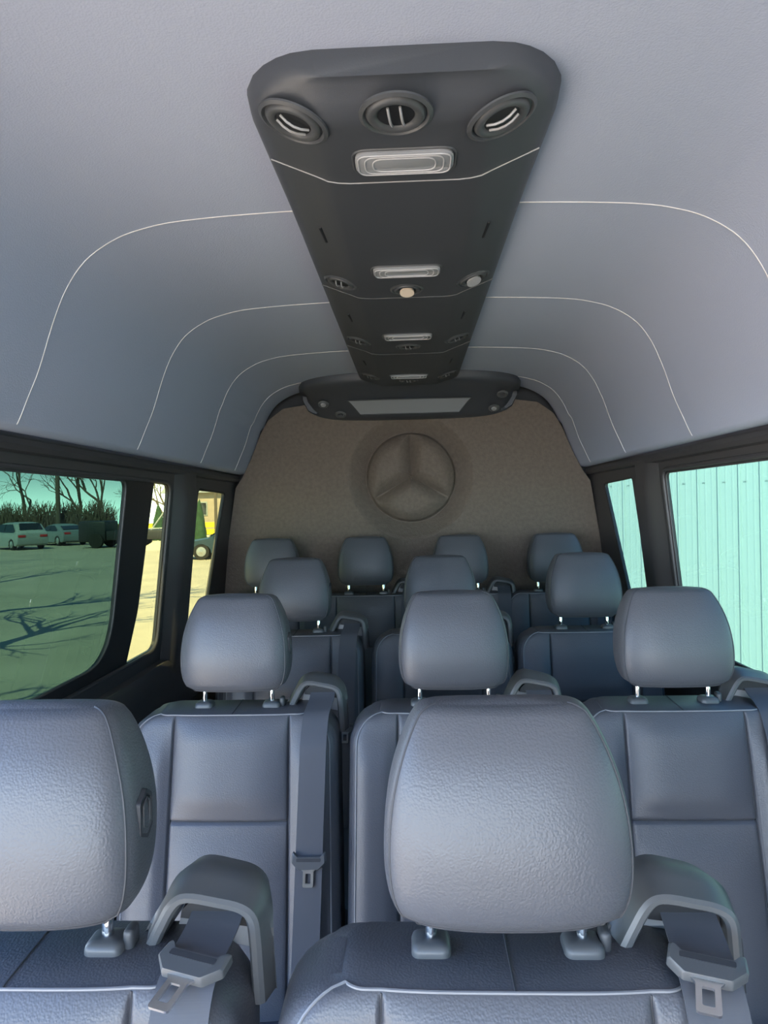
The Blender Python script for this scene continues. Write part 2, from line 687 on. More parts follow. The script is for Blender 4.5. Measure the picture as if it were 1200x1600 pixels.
def con_frame(x):
    """outward (downward) normal of the console underside at x"""
    if abs(x) < XFL:
        return Vector((0, 0, -1))
    s = (ZE - ZFL) / (XE - XFL)
    nn = Vector((s * (1 if x > 0 else -1), 0, -1)).normalized()
    return nn


def air_vent(x, y, r, kind, lab):
    nrm = con_frame(x)
    z = con_z(x)
    c = Vector((x, y, z))
    ring = MB()
    ring.lathe([(r * 1.22, -.002), (r * 1.22, .001), (r * 1.10, .0035), (r * 1.04, .001), (r * 1.0, -.002), (r * .97, .001), (r * .92, .0042), (r * .82, .0055), (r * .70, .0042), (r * .62, .0015), (r * .60, -.001)], c, nrm, 48, caps=False)
    vo = ring.build('air_vent', M['plastic'], None)
    child(vo, con)
    u = Vector((0, 1, 0))
    w = nrm.cross(u).normalized()
    # dark throat
    th = MB().lathe([(r * .6, .0012), (0.0005, .0011)], c, nrm, 32, caps=False).build('vent_throat', M['black'], vo)
    vm = MB()
    if kind == 'closed':
        pts = []
        for kk in range(24):
            a = 2 * pi * kk / 24
            pts.append((r * .52 * cos(a), r * .52 * sin(a)))
        nn = len(pts)
        tilt = 0.45
        f1 = [c + nrm * (.010 + q * tilt * .6) + w * p + u * q for p, q in pts]
        f2 = [v - nrm * .004 for v in f1]
        vm.add(f1 + f2, [tuple(range(nn)), tuple(range(nn, 2 * nn))[::-1]] + [(i, (i + 1) % nn, nn + (i + 1) % nn, nn + i) for i in range(nn)])
        vm.build('vent_flap', M['cream'] if x == 0 else M['greycap'], vo)
    else:
        ang = {'bars': 0.12, 'left': 1.1, 'right': -1.2}[kind]
        dv = (u * cos(ang) + w * sin(ang))
        pv = nrm.cross(dv).normalized()
        for off in (-.2, .2):
            L = r * sqrt(.56 ** 2 - off ** 2)
            ctr = c + pv * (off * r)
            pts = [ctr + dv * (L * t) + nrm * (.003 + .006 * (1 - t * t)) for t in (-1, -.5, 0, .5, 1)]
            vm.tube(pts, r * .045, 6)
        vm.build('vent_vane', M['greycap'], vo)


def dome_lamp(y, w=.076, h=.033, x=0.0):
    c = Vector((x, y, ZFL))
    o = MB()
    base = rpoly([(-w, -h), (w, -h), (w, h), (-w, h)], h * .7, 6)
    i1 = rpoly([(-w * .96, -h * .88), (w * .96, -h * .88), (w * .96, h * .88), (-w * .96, h * .88)], h * .6, 6)
    rings = [[c + Vector((a, b, 0)) for a, b in base], [c + Vector((a, b, -.004)) for a, b in base], [c + Vector((a, b, -.006)) for a, b in i1]]
    o.loft(rings)
    lo = o.build('reading_lamp', M['lens'], None)
    child(lo, con)
    rm = MB()
    for sc in (.86, .72, .56):
        p = rpoly([(-w * (sc + .08), -h * sc), (w * (sc + .08), -h * sc), (w * (sc + .08), h * sc), (-w * (sc + .08), h * sc)], h * .5, 5)
        rm.tube([c + Vector((a, b, -.0065)) for a, b in p], .0012, 6, closed=True)
    rm.build('lens_rib', M['lens_line'], lo)
    rb = MB()
    q = rpoly([(-w - .003, -h - .003), (w + .003, -h - .003), (w + .003, h + .003), (-w - .003, h + .003)], h * .7, 6)
    rb.tube([c + Vector((a, b, -.0005)) for a, b in q], .0022, 6, closed=True)
    rb.build('lamp_rim', M['plastic'], lo)
    for a in (-.42, .42):
        MB().box(c + Vector((w * a, h * .92, -.005)), (.004, .006, .004)).build('lens_clip', M['plastic'], lo)


for x, y, kd in ((-.156, .968, 'left'), (-.010, .938, 'bars'), (.138, .968, 'right')):
    air_vent(x, y, .042, kd, '')
for x, y, kd in ((-.162, 1.665, 'bars'), (0, 1.69, 'closed'), (.160, 1.665, 'closed')):
    air_vent(x, y, .034, kd, '')
for x, y, kd in ((-.162, 2.25, 'closed2'), (0, 2.29, 'bars'), (.160, 2.25, 'bars')):
    air_vent(x, y, .034, 'bars', '')
for x, y, kd in ((-.162, 2.86, 'bars'), (0, 2.90, 'bars'), (.160, 2.86, 'bars')):
    air_vent(x, y, .034, 'bars', '')
for y in (1.063, 1.555, 2.15, 2.80):
    dome_lamp(y, h=.034 if y < 1.3 else .030)
for y in (1.375, 1.98, 2.60):
    for x in (-.166, .160):
        z = con_z(x)
        so = MB().box((x, y, z + .0005), (.006, .075, .006), .002, Matrix.Rotation(0.06 if x > 0 else -.06, 3, 'Z')).build('slot', M['black'], None)
        child(so, con)
for y in (1.13, 1.755, 2.40):
    pts = []
    for i in range(25):
        x = -XE * .97 + XE * 1.94 * i / 24
        pts.append((x, y - .03 * max(0, abs(x) - .10) / .12, con_z(x) - .0004))
    child(MB().tube(pts, .0012, 6).build('module_joint', M['greycap'] if y < 1.5 else M['guide'], None), con)

# rear overhead unit against the rear wall
rear = empty('rear_overhead_unit', (0, 3.1, Z0 + .57))
tag(rear, 'wide dark rear overhead housing with a long lens above the felt wall', 'overhead unit')
m = MB()
rings = []
NXR = 41
for i in range(NXR):
    q = -1 + 2 * i / (NXR - 1)
    x = q * .522
    e_ = sqrt(max(0.0, 1 - abs(q) ** 6))
    y0 = 3.02 + .05 * abs(q) ** 2 + (1 - e_) * .15
    zb = Z0 + .425 + (1 - e_) * .10 + .006 * q * q
    zt = Z0 + .60
    ring = [(x, YW - .004, zt), (x, y0, zt), (x, y0 + .0, Z0 + .572), (x, y0 + .012, Z0 + .558), (x, y0 + .05, Z0 + .546 - .0 * e_), (x, y0 + .16, zb + .065), (x, y0 + .235, zb + .018), (x, min(y0 + .262, YW - .01), zb + .004), (x, YW - .004, zb)]
    rings.append(ring)
m.loft(rings)
child(m.build('unit_housing', M['console'], angle=45), rear)


def ru(x, t):
    """point on the sloping underside of the rear unit"""
    q = x / .535
    y0 = 3.02 + .05 * q * q
    a = Vector((x, y0 + .05, Z0 + .546))
    b = Vector((x, y0 + .16, Z0 + .49 + .006 * q * q))
    c = Vector((x, y0 + .235, Z0 + .443 + .006 * q * q))
    if t < .55:
        return a.lerp(b, t / .55)
    return b.lerp(c, (t - .55) / .45)


m = MB()
ringsA = []
for i in range(21):
    q = -1 + 2 * i / 20
    col_ = []
    for j in range(6):
        t = .42 + .52 * j / 5
        x = q * (.285 - .05 * (j / 5))
        p = ru(x, t)
        col_.append(p + Vector((0, -.006, -.006)))
    ringsA.append(col_)
m.loft(ringsA, closed=False)
ln = child(m.build('long_lens', M['lens']), rear)
rimp = [ringsA[i][0] for i in range(21)] + [ringsA[20][j] for j in range(1, 6)] + [ringsA[i][5] for i in range(19, -1, -1)] + [ringsA[0][j] for j in range(4, 0, -1)]
mm = MB().tube(rimp, .003, 6, closed=True)
mm.build('lens_rim', M['plastic'], ln)
for x, t in ((-.405, .55), (.40, .85), (.43, .35), (-.33, .95)):
    p = ru(x, t)
    nrm = Vector((0, -.5, -.85)).normalized()
    vo = MB().lathe([(.026, 0), (.026, .003), (.02, .007), (.014, .004)], p, nrm, 24).build('round_nozzle', M['guide'], None)
    child(vo, rear)
    MB().lathe([(.013, .004), (.011, .010), (.002, .011)], p + Vector((0.0, 0, 0)), nrm, 16).build('nozzle_cap', M['greycap'] if t < .9 and x != .43 else M['plastic'], vo)

# ================================================================== SEATS
HSZ = 0.475   # z of the front top edge below camera


def make_headrest(parent, side):
    tw = [(a_, b_ * .1275) for a_, b_ in ((0, .80), (.04, .88), (.1, .94), (.2, .985), (.32, 1.0), (.5, .985), (.65, .94), (.8, .86), (.9, .785), (.97, .72), (1, .69))]
    tf = [(0, .020), (.08, .008), (.3, .0), (.55, .006), (.8, .022), (1, .048)]
    tb = [(0, .085), (.1, .105), (.4, .128), (.7, .132), (.9, .124), (1, .112)]
    z0, z1 = .049, .264
    rings = []
    NA = 72

    def ring(t, inset, dz=0.0):
        w = interp(t, tw) - inset
        a, b = interp(t, tf) + inset, interp(t, tb) - inset
        cy, hy = (a + b) / 2, (b - a) / 2
        z = z0 + (z1 - z0) * t + dz
        out = []
        for k in range(NA):
            an = 2 * pi * k / NA
            ca, sa = cos(an), sin(an)
            x = w * (1 if ca > 0 else -1) * abs(ca) ** (.62 if sa < 0 else .46)
            y = cy + hy * (1 if sa > 0 else -1) * abs(sa) ** .52
            # a soft forward crown of the face
            if sa < 0:
                y -= .006 * (1 - min(1, (x / w) ** 2)) * (1 - t) ** .5 * (1 if inset < .01 else .3)
            out.append(Vector((x, y, z)))
        return out
    rr = .010
    r0 = ring(0, rr, -rr * .2)
    cen = sum(r0, Vector()) / NA
    for s in (.15, .5, .8):
        rings.append([cen.lerp(p, s) for p in r0])
    for k in range(4):
        a = pi / 2 * (k / 4)
        rings.append(ring(0, rr * (1 - sin(a)), rr * (1 - cos(a)) - rr * .2))
    N = 30
    for i in range(1, N):
        rings.append(ring(.03 + (.95 - .03) * i / N, 0))
    rt = .014
    for k in range(1, 7):
        a = pi / 2 * k / 6
        rings.append(ring(.95 + .05 * sin(a), rt * (1 - cos(a))))
    r1 = rings[-1]
    cen = sum(r1, Vector()) / NA + Vector((0, 0, .004))
    for s in (.88, .7, .45, .15):
        rings.append([Vector((cen.x + (p.x - cen.x) * s, cen.y + (p.y - cen.y) * s, p.z + .004 * (1 - s * s))) for p in r1])
    m = MB().loft(rings)
    h = m.build('headrest', M['leather'], parent, angle=60)
    # seams where the face meets the side gussets, and along the bottom edge
    sm_ = MB()
    body = rings[4:-4]
    for sg in (-1, 1):
        pts = []
        for r in body:
            best = None
            wmx = max(p.x for p in r)
            for i, p in enumerate(r):
                if p.y < (r[0].y):
                    d = abs(sg * p.x - wmx * .945)
                    if best is None or d < best[0]:
                        best = (d, i)
            p = r[best[1]]
            # interpolate to the exact x
            q = r[(best[1] + 1) % NA]
            s_ = r[best[1] - 1]
            tgt = sg * wmx * .945
            for o_ in (q, s_):
                if (p.x - tgt) * (o_.x - tgt) <= 0 and abs(o_.x - p.x) > 1e-6:
                    p = p.lerp(o_, (tgt - p.x) / (o_.x - p.x))
                    break
            pts.append(p + Vector((sg * .0002, -.0002, 0)))
        sm_.tube(pts, .0013, 6)
    bt = [p + Vector((0, 0, .001)) for p in rings[6] if p.y < rings[6][0].y + .001]
    bt.sort(key=lambda p: p.x)
    sm_.tube(bt, .0014, 6)
    sm_.build('seam', M['seam'], h)
    if side:
        t = .47
        ctr = Vector((.1262, .060, z0 + (z1 - z0) * t))
        o2 = rpoly([(-.016, -.018), (.004, -.028), (.018, -.018), (.018, .018), (.004, .028), (-.016, .018)], .006, 4)
        bm_ = MB()
        rA = [ctr + Vector((-.006, a, b)) for a, b in o2]
        rB = [ctr + Vector((.0015, a * .96, b * .96)) for a, b in o2]
        rC = [ctr + Vector((.0015, a * .8, b * .8)) for a, b in o2]
        rD = [ctr + Vector((-.0015, a * .74, b * .74)) for a, b in o2]
        bm_.loft([rA, rB, rC, rD])
        b_ = bm_.build('release_button', M['shell'], h)
        o3 = [ctr + Vector((.0005, .003 + a * .5, b * .6)) for a, b in o2]
        MB().tube(o3, .0012, 6, closed=True).build('button_rim', M['plastic'], b_)
    return h


def make_backrest(parent, narrow=False):
    zb, zt = -.60, 0.0
    hw0, hw1 = (.247, .240) if not narrow else (.210, .205)
    rc = .068
    tl = tan(radians(11.5))
    xs0 = [-1 + 2 * i / 56 for i in range(57)]
    for sg in (-1, 1):
        for d in (-.022, -.012, -.006, 0.0, .006, .012, .022):
            xs0.append(sg * (.545 + d))
    xs0 += [-.995, .995, -.985, .985, -.96, .96]
    xs0 = sorted(set(round(x, 5) for x in xs0))
    NX = len(xs0)
    zs = [zb + (zt - .02 - zb) * i / 50 for i in range(51)]
    for d in (-.012, -.007, -.003, 0, .003, .007, .012):
        zs.append(-.222 + d)
    zs = sorted(set(round(z, 5) for z in zs))
    zs += [-.014, -.009, -.005, -.002, 0.0, .002]
    insets = {-.014: .0015, -.009: .004, -.005: .007, -.002: .0105, 0.0: .014, .002: .022}
    rings = []
    frontline = []
    for z in zs:
        dpt = zt - z
        w = hw0 + (hw1 - hw0) * (1 - min(1, dpt / .45))
        if dpt < rc:
            w = w - rc + sqrt(max(0, rc * rc - (rc - dpt) ** 2)) * 1.0
        w = max(w, .17)
        ins = insets.get(z, 0.0)
        yf = -tl * dpt + ins * .5
        th = .118 + .02 * min(1, dpt / .3)
        yb = yf + th - ins * 1.0
        fr = []
        bk = []
        r = .026
        for q in xs0:
            hf = hw0 + (hw1 - hw0) * (1 - min(1, dpt / .45))
            aq = abs(q)
            ax = aq * hf if aq <= .6 else .6 * hf + (aq - .6) / .4 * (w - .6 * hf)
            x = ax if q >= 0 else -ax
            y = yf
            if ax > w - r:
                tt = min(1, (ax - (w - r)) / r)
                y += r * (1 - sqrt(max(0, 1 - tt * tt)))
            # soft bolsters stand proud of the centre panel
            bol = .012 * sm((abs(q) - .52) / .16) * sm(dpt / .12) * (1 - sm((abs(q) - .80) / .2))
            y -= bol
            # upper centre panel is puffed and tucks in at the cross seam
            if abs(q) < .545:
                u = 1 - (abs(q) / .545) ** 4
                if dpt < .222:
                    y -= .010 * u * sm(dpt / .05) * (1 - sm((dpt - .165) / .057))
                    y -= .004 * u
                else:
                    y -= .008 * u * sm((dpt - .222) / .10)
            g = exp(-((abs(q) - .545) / .010) ** 2) * sm(dpt / .012)
            y += .0060 * g
            if abs(q) < .545:
                y += .006 * exp(-((dpt - .222) / .004) ** 2)
            # the top edge centre seam of the cap
            fr.append(Vector((x, y, z)))
            yy = yb
            if ax > w - .03:
                tt = min(1, (ax - (w - .03)) / .03)
                yy -= .03 * (1 - sqrt(max(0, 1 - tt * tt)))
            bk.append(Vector((x, yy, z + (.004 if z >= -.002 else 0))))
        rings.append(fr + list(reversed(bk)))
        frontline.append((fr[3], fr[-4]))
    n = len(rings[0])
    vs = [p for r in rings for p in r]
    fs = []
    for i in range(len(rings) - 1):
        for k in range(n):
            l = (k + 1) % n
            fs.append((i * n + k, i * n + l, (i + 1) * n + l, (i + 1) * n + k))
    for base in (0, (len(rings) - 1) * n):
        for k in range(NX - 1):
            fs.append((base + k, base + k + 1, base + n - 2 - k, base + n - 1 - k))
    b = MB().add(vs, fs).build('backrest', M['leather'], parent, angle=70)
    # piping round the front outline, top seam of the face, cap centre seam
    pp = MB()
    ztop = len(rings) - 2
    i0 = min(range(NX), key=lambda i: abs(xs0[i] + .93))
    i1 = NX - 1 - i0
    left = [r[i0] + Vector((0, -.0008, 0)) for r in rings[:ztop]]
    right = [r[i1] + Vector((0, -.0008, 0)) for r in rings[:ztop]]
    topf = [p + Vector((0, -.0006, .0006)) for p in rings[ztop][i0:i1 + 1]]
    pp.tube(left + topf + right[::-1], .0017, 6)
    pp.build('piping', M['piping'], b)
    sp = MB()
    last = rings[-1]
    mid = NX // 2
    sp.tube([rings[ztop][mid] + Vector((0.0, 0, .0012)), last[mid] + Vector((0, 0, .0005)), last[n - 1 - mid] + Vector((0, 0, .0005))], .0011, 6)
    for sg in (0, 1):
        idx = min(range(NX), key=lambda i: abs(xs0[i] - (.545 if sg else -.545)))
        sp.tube([r[idx] + Vector((0, -.0004, 0)) for r in rings[:ztop]], .0011, 6)
    zi = min(range(len(zs)), key=lambda i: abs(zs[i] + .222))
    sp.tube([p + Vector((0, -.0004, 0)) for p, q in zip(rings[zi][:NX], xs0) if abs(q) <= .545], .0012, 6)
    sp.build('seam', M['seam'], b)
    # back shell of dark plastic
    sh = MB()
    R = []
    for z in [zb + .02, zb + .2, -.30, -.12, -.07]:
        dpt = zt - z
        yy = -tl * dpt + .118 + .02 * min(1, dpt / .3)
        o2 = rpoly([(-hw1 + .004, yy - .045), (hw1 - .004, yy - .045), (hw1 - .012, yy + .008), (-hw1 + .012, yy + .008)], .012, 4)
        R.append([(a + 0, c_, z) for a, c_ in o2])
    sh.loft(R)
    sh.build('back_shell', M['shell'], parent)
    return b


def make_cushion(parent, narrow=False):
    m = MB()
    R = []
    for (y, zt, w) in [(-.60, -.70, .225), (-.595, -.66, .235), (-.57, -.615, .24), (-.52, -.598, .24), (-.40, -.60, .24), (-.25, -.61, .24), (-.10, -.615, .235), (-.03, -.62, .225)]:
        w *= .87 if narrow else 1.0
        o2 = rpoly([(-w, -.74), (w, -.74), (w, zt), (-w, zt)], [.015, .015, .035, .035], 5)
        R.append([(a, y, c_ + (.012 if (abs(a) > w * .6 and c_ > -.65) else 0)) for a, c_ in o2])
    m.loft(R)
    m.build('seat_cushion', M['leather'], parent)
    bs = MB().box((0, -.30, -.79), (.40, .44, .10), .015)
    bs.build('seat_base', M['shell'], parent)
    for sx_ in (-1, 1):
        for sy_ in (-.48, -.13):
            MB().box((sx_ * .15, sy_, -.90), (.04, .05, .15), .006).build('leg', M['shell'], parent)
    return


def sweep_rect(m, pts, half_t, y0, y1, slope=0.0):
    """band swept along an arch in XZ; returns nothing"""
    pass


def make_guide(parent):
    """belt outlet: a bent arch moulding on the seat's right shoulder"""
    gx = .184
    GO = .050
    g = MB()
    ctrl = [(-.074, -.004), (-.060, .030), (-.042, .066), (-.022, .078), (.018, .071), (.050, .062), (.066, .045), (.070, .010), (.072, -.04), (.074, -.085)]
    line = catmull([(a, 0, b) for a, b in ctrl], 4)
    rings = []
    N = len(line)
    for i, p in enumerate(line):
        t = (line[min(i + 1, N - 1)] - line[max(i - 1, 0)]).normalized()
        nrm = Vector((-t.z, 0, t.x))      # outward
        hi = sm((p.z + .01) / .06)       # how far up the arch
        yf, yb = .018, .018 + .050 + .045 * hi
        s = i / (N - 1)
        ro = .0095                        # half thickness of the front bar
        back_lift = .008 * hi
        taper = 1 - .22 * hi
        sec = [(yf + .005, -ro), (yf + .0005, -ro * .62), (yf, ro * .15), (yf + .0035, ro * .75), (yf + .012, ro), (yf + .03, ro + .006), ((yf + yb) / 2, ro + .009 + back_lift * .4), (yb - .012, ro + .004), (yb, ro - .006), (yb, -ro * .2), (yb - .01, -ro), ((yf + yb) / 2, -ro)]
        cx = Vector((gx, 0, 0))
        ring = []
        for yy, oo in sec:
            rel = (yy - yf) / (yb - yf)
            q = p + nrm * oo
            # the hood narrows and rises towards its back
            q = Vector((q.x * (1 - .18 * rel * hi) + .004 * rel * hi, 0, q.z + .004 * rel * hi))
            ring.append(Vector((gx + q.x * .82, GO + yy * .88, q.z * .70)))
        rings.append(ring)
    g.loft(rings)
    go = g.build('belt_guide', M['guide'], parent, angle=32)
    # throat behind the opening, roller and inner cheek
    th = MB()
    o2 = [(-.050, -.004), (-.036, .052), (-.018, .066), (.040, .056), (.058, .040), (.062, -.03)]
    th.loft([[(gx + a * .82, GO + y, b * .70) for a, b in o2] for y in (.052, .064)])
    th.build('guide_throat', M['greycap'], go)
    th = MB()
    o2 = [(-.034, .048), (-.018, .066), (.040, .056), (.056, .040), (.058, .022), (-.036, .036)]
    th.loft([[(gx + a * .82, GO + y, b * .70) for a, b in o2] for y in (.032, .051)])
    th.build('guide_slot', M['black'], go)
    return gx


def make_belt(parent, long=True):
    gx = .194
    hw = .029
    if long:
        path = [(gx + .004, .098, .040), (gx + .004, .088, .032), (gx + .004, .066, .020), (gx + .002, .035, .011), (gx - .001, .004, -.001), (gx - .003, -.020, -.03)]
        for i in range(0, 12):
            z = -.06 - .045 * i
            path.append((gx - .004 - .0014 * i, tan(radians(11.5)) * z - .024, z))
        ti = 11
    else:
        path = [(gx + .004, .098, .040), (gx + .003, .088, .034), (gx + .001, .062, .025), (gx - .004, .026, .017), (gx - .007, -.004, .004), (gx - .008, -.026, -.03)]
        for i in range(0, 12):
            z = -.06 - .045 * i
            path.append((gx - .008, tan(radians(11.5)) * z - .024, z))
        ti = 3
    P = catmull(path, 4)
    rings = []
    N = len(P)
    for i, p in enumerate(P):
        t = (P[min(i + 1, N - 1)] - P[max(i - 1, 0)]).normalized()
        nrm = Vector((1, 0, 0)).cross(t).normalized()
        a, b = Vector((-hw, 0, 0)), Vector((hw, 0, 0))
        h = nrm * .0009
        rings.append([p + a + h, p + b + h, p + b - h, p + a - h])
    m = MB().loft(rings)
    bo = m.build('seat_belt', M['webbing'], parent, angle=30)
    # tongue
    p = P[ti * 4 + (1 if not long else 0)]
    t = (P[ti * 4 + 1] - P[ti * 4 - 1]).normalized()
    X = Vector((1, 0, 0))
    nrm = X.cross(t).normalized()
    if nrm.y > 0:
        nrm = -nrm
    if not long:
        a_ = radians(-14)
        t0 = t
        X2 = X * cos(a_) + t0 * sin(a_) * -1
        t = t0 * cos(a_) + X * sin(a_)
        X = X2.normalized()
        t = t.normalized()
    base = p + nrm * .004
    KS = .86

    def P2(a, b, h):
        return base + X * a * KS + t * b * KS + nrm * h
    ou = rpoly([(-.041, -.022), (-.030, -.010), (.030, -.010), (.041, -.022), (.043, .004), (.026, .021), (-.026, .021), (-.043, .004)], .005, 3)
    tm = MB()
    tm.loft([[P2(a, b, -.005) for a, b in ou], [P2(a, b, .004) for a, b in ou], [P2(a * .93, b * .9 + .001, .0065) for a, b in ou]])
    to = tm.build('tongue_grip', M['guide'], bo)
    slot = MB()
    so = rpoly([(-.030, -.006), (.030, -.006), (.030, .002), (-.030, .002)], .002, 2)
    slot.loft([[P2(a, b, .0062) for a, b in so], [P2(a, b, .0072) for a, b in so]])
    slot.build('webbing_slot', M['shell'], to)
    o_ = rpoly([(-.022, .016), (.022, .016), (.013, .026), (.013, .062), (-.013, .062), (-.013, .026)], [.001, .001, .004, .004, .004, .004], 3)
    h_ = rpoly([(-.0065, .030), (.0065, .030), (.0065, .053), (-.0065, .053)], .002, 2)
    tt = MB().plate(o_, [h_], lambda a, b: tuple(P2(a, b, .0025)), lambda a, b: tuple(P2(a, b, -.0005)))
    ob = tt.build('latch_plate', M['steel'], bo, smooth=False)
    return bo


def make_seat(side_button, long, narrow=False):
    root = empty('passenger_seat', (0, 0, 0))
    make_backrest(root, narrow)
    make_headrest(root, side_button)
    for sg in (-1, 1):
        pm = MB().tube(catmull([(sg * .080, .067, -.004), (sg * .080, .066, .025), (sg * .080, .068, .045), (sg * .080, .070, .07)], 4), .0062, 14)
        pm.build('headrest_post', M['chrome'], root)
        cp = MB()
        o2 = rpoly([(-.021, -.019), (.021, -.019), (.021, .019), (-.021, .019)], .010, 5)
        cc = Vector((sg * .080, .066, .002))
        cp.loft([[cc + Vector((a, b, 0)) for a, b in o2], [cc + Vector((a, b, .006)) for a, b in o2], [cc + Vector((a * .93, b * .93, .0105)) for a, b in o2], [cc + Vector((a * .72, b * .72, .0135)) for a, b in o2], [cc + Vector((a * .35, b * .35, .0145)) for a, b in o2]])
        c_ = cp.build('post_socket', M['guide'], root)
        if sg > 0:
            MB().box(cc + Vector((.024, .004, .010)), (.012, .022, .024), .005, seg=3).build('lock_button', M['plastic'], c_)
    make_cushion(root, narrow)
    make_guide(root)
    make_belt(root, long)
    return root


SEAT_GROUP = 'leather passenger seats in four rows'
rows = {'A': (.662, 0.0), 'B': (1.53, 0.010), 'C': (2.34, .036), 'D': (3.075, .076)}
spots = [
    ('A', -.420, 'grey leather seat closest to the camera at lower left, headrest cut by the frame', 1, 0),
    ('A', .091, 'grey leather seat closest to the camera with the biggest headrest, right of centre', 0, 0),
    ('B', -.418, 'pale grey leather seat by the left windows, second row, belt hanging down its front', 1, 1),
    ('B', .090, 'second row middle grey leather seat, directly behind the biggest headrest', 0, 1),
    ('B', .592, 'second row grey leather seat at right beside the large green tinted window', 0, 1),
    ('C', -.418, 'third row grey leather seat on the left, behind the seat with the hanging belt', 1, 1),
    ('C', .094, 'third row middle grey leather seat, headrest just above the second row middle headrest', 0, 1),
    ('C', .592, 'third row grey leather seat on the right, in front of the narrow right rear window', 0, 1),
    ('D', -.648, 'rear bench seat with dark headrest at far left against the felt wall', 0, 1),
    ('D', -.216, 'rear bench seat second from left, dark headrest fully in view under the emblem', 0, 1),
    ('D', .216, 'rear bench seat second from right, its headrest half hidden behind a lighter one', 0, 1),
    ('D', .648, 'rear bench seat at far right against the felt wall, dark headrest', 0, 1),
]
protos = {}
for row, x, lab, btn, lng in spots:
    key = (btn, lng, row == 'D')
    if key not in protos:
        protos[key] = make_seat(btn, lng)
        s = protos[key]
    else:
        s = copy_tree(protos[key])
    y, dz = rows[row]
    s.location = (x, y, Z0 - HSZ + dz)
    if row == 'D':
        s.scale = (1, .86, 1)
    tag(s, lab, 'seat', SEAT_GROUP)

# ================================================================== OUTSIDE
g = MB()
g.add([(-90, -30, GZ), (40, -30, GZ), (40, 120, GZ), (-90, 120, GZ)], [(0, 1, 2, 3)])
tag(g.build('ground', M['ground'], smooth=False), kind='structure')
g = MB().box((-35, 75, GZ + .02), (110, 40, .06))
tag(g.build('grass_verge', M['grass'], smooth=False), kind='structure')
g = MB().box((-30, 54.5, GZ + .06), (100, .35, .14), .03)
tag(g.build('kerb', M['kerb'], smooth=False), kind='structure')

# ribbed metal building on the right
th = radians(34.5)
bl = empty('metal_building', (2.79, 9.15, GZ))
tag(bl, 'pale green ribbed metal building wall outside the right windows', 'building')
T = Vector((cos(th), -sin(th), 0))
Nn = Vector((-sin(th), -cos(th), 0))
m = MB()
L0, L1 = -.229 * 25, 6.9
pts = []
s = L0
prof_r = []
while s < L1:
    prof_r += [(s, 0), (s + .008, .024), (s + .026, .024), (s + .034, 0), (s + .085, 0), (s + .090, .003), (s + .104, .003), (s + .109, 0), (s + .160, 0), (s + .165, .003), (s + .179, .003), (s + .184, 0)]
    s += .229
o0 = Vector((2.79, 9.15, 0))
prof_pts = [o0 + T * a + Nn * b for a, b in prof_r]
back = [o0 + T * L1 - Nn * 3, o0 + T * L0 - Nn * 3]
m.loft([[Vector((p.x, p.y, z)) for p in prof_pts + back] for z in (GZ, 4.6)])
child(m.build('ribbed_panel', M['metalwall'], smooth=False), bl)
sc = MB()
s = L0
while s < L1:
    for a in (.07, .09):
        p = o0 + T * (s + a) + Nn * .003
        sc.lathe([(.010, 0), (.008, .006)], (p.x, p.y, Z0 + .225), Nn, 8)
    s += .229
so = child(sc.build('screw_row', M['ribline']), bl)
so['kind'] = 'stuff'

random.seed(4)


def grow(m, p, d, L, r, depth, spread=.55, nmin=2, nmax=3):
    n = 4
    pts = [p]
    q = p.copy()
    dd = d.copy()
    for i in range(n):
        dd = (dd + Vector((random.uniform(-.12, .12), random.uniform(-.12, .12), random.uniform(-.03, .08)))).normalized()
        q = q + dd * (L / n)
        pts.append(q.copy())
    rs = [r * (1 - .35 * i / n) for i in range(n + 1)]
    m.tube(pts, rs, 5 if depth > 3 else 3, caps=False)
    if depth == 0:
        return
    for i in range(random.randint(nmin, nmax)):
        a = random.uniform(0, 2 * pi)
        s_ = random.uniform(.35, 1) * spread
        o_ = dd.orthogonal().normalized()
        w_ = dd.cross(o_)
        nd = (dd + (o_ * cos(a) + w_ * sin(a)) * s_ * 1.5).normalized()
        start = pts[-1] if i == 0 else pts[random.randint(2, n)]
        grow(m, start, nd, L * random.uniform(.62, .82), max(r * .58, .012), depth - 1, spread, nmin, nmax)


def bare_tree(x, y, h, r, depth, label, seed, group=None, mm=None):
    random.seed(seed)
    m = MB()
    grow(m, Vector((0, 0, 0)), Vector((0, 0, 1)), h * .20, r, depth, .6, 2, 3)
    o = m.build('bare_tree', M['bark'])
    o.location = (x, y, GZ)
    tag(o, label, 'tree', group)
    return o


def at(px, Y):
    """world x of a pixel column at depth Y, horizon level"""
    return (px - 643) / F * Y


# trees beyond the lot, seen through the left windows
TG = 'bare trees beyond the car park'
bare_tree(at(28, 52), 52, 15, .22, 6, 'bare spreading tree at the far left of the big left window', 1, TG)
bare_tree(at(110, 54), 54, 14, .20, 6, 'bare tree right of the utility pole in the big left window', 2, TG)
bare_tree(at(150, 60), 60, 16, .22, 6, 'bare tree at the right edge of the big left window', 3, TG)
bare_tree(at(252, 53), 53, 10, .18, 6, 'bare tree seen through the slim middle left pane', 5, TG)
bare_tree(at(350, 53), 53, 10, .18, 6, 'bare branching tree seen through the last left window', 8, TG)
bare_tree(at(-40, 55), 55, 15, .25, 6, 'bare tree cut off by the left frame edge', 11, TG)
# trees beside the van that throw the shade over the lot
for x, y, sd_, h in ((-6.6, 9.3, 21, 11), (-9.4, 13.0, 22, 13), (-13, 18, 23, 14), (-5.6, 3.6, 24, 8), (-18, 25, 25, 14)):
    bare_tree(x, y, h, .20, 5, 'bare tree standing on the lot just left of the big left window', sd_, 'shade trees on the lot')

# dark brush along the far edge of the lot
random.seed(9)


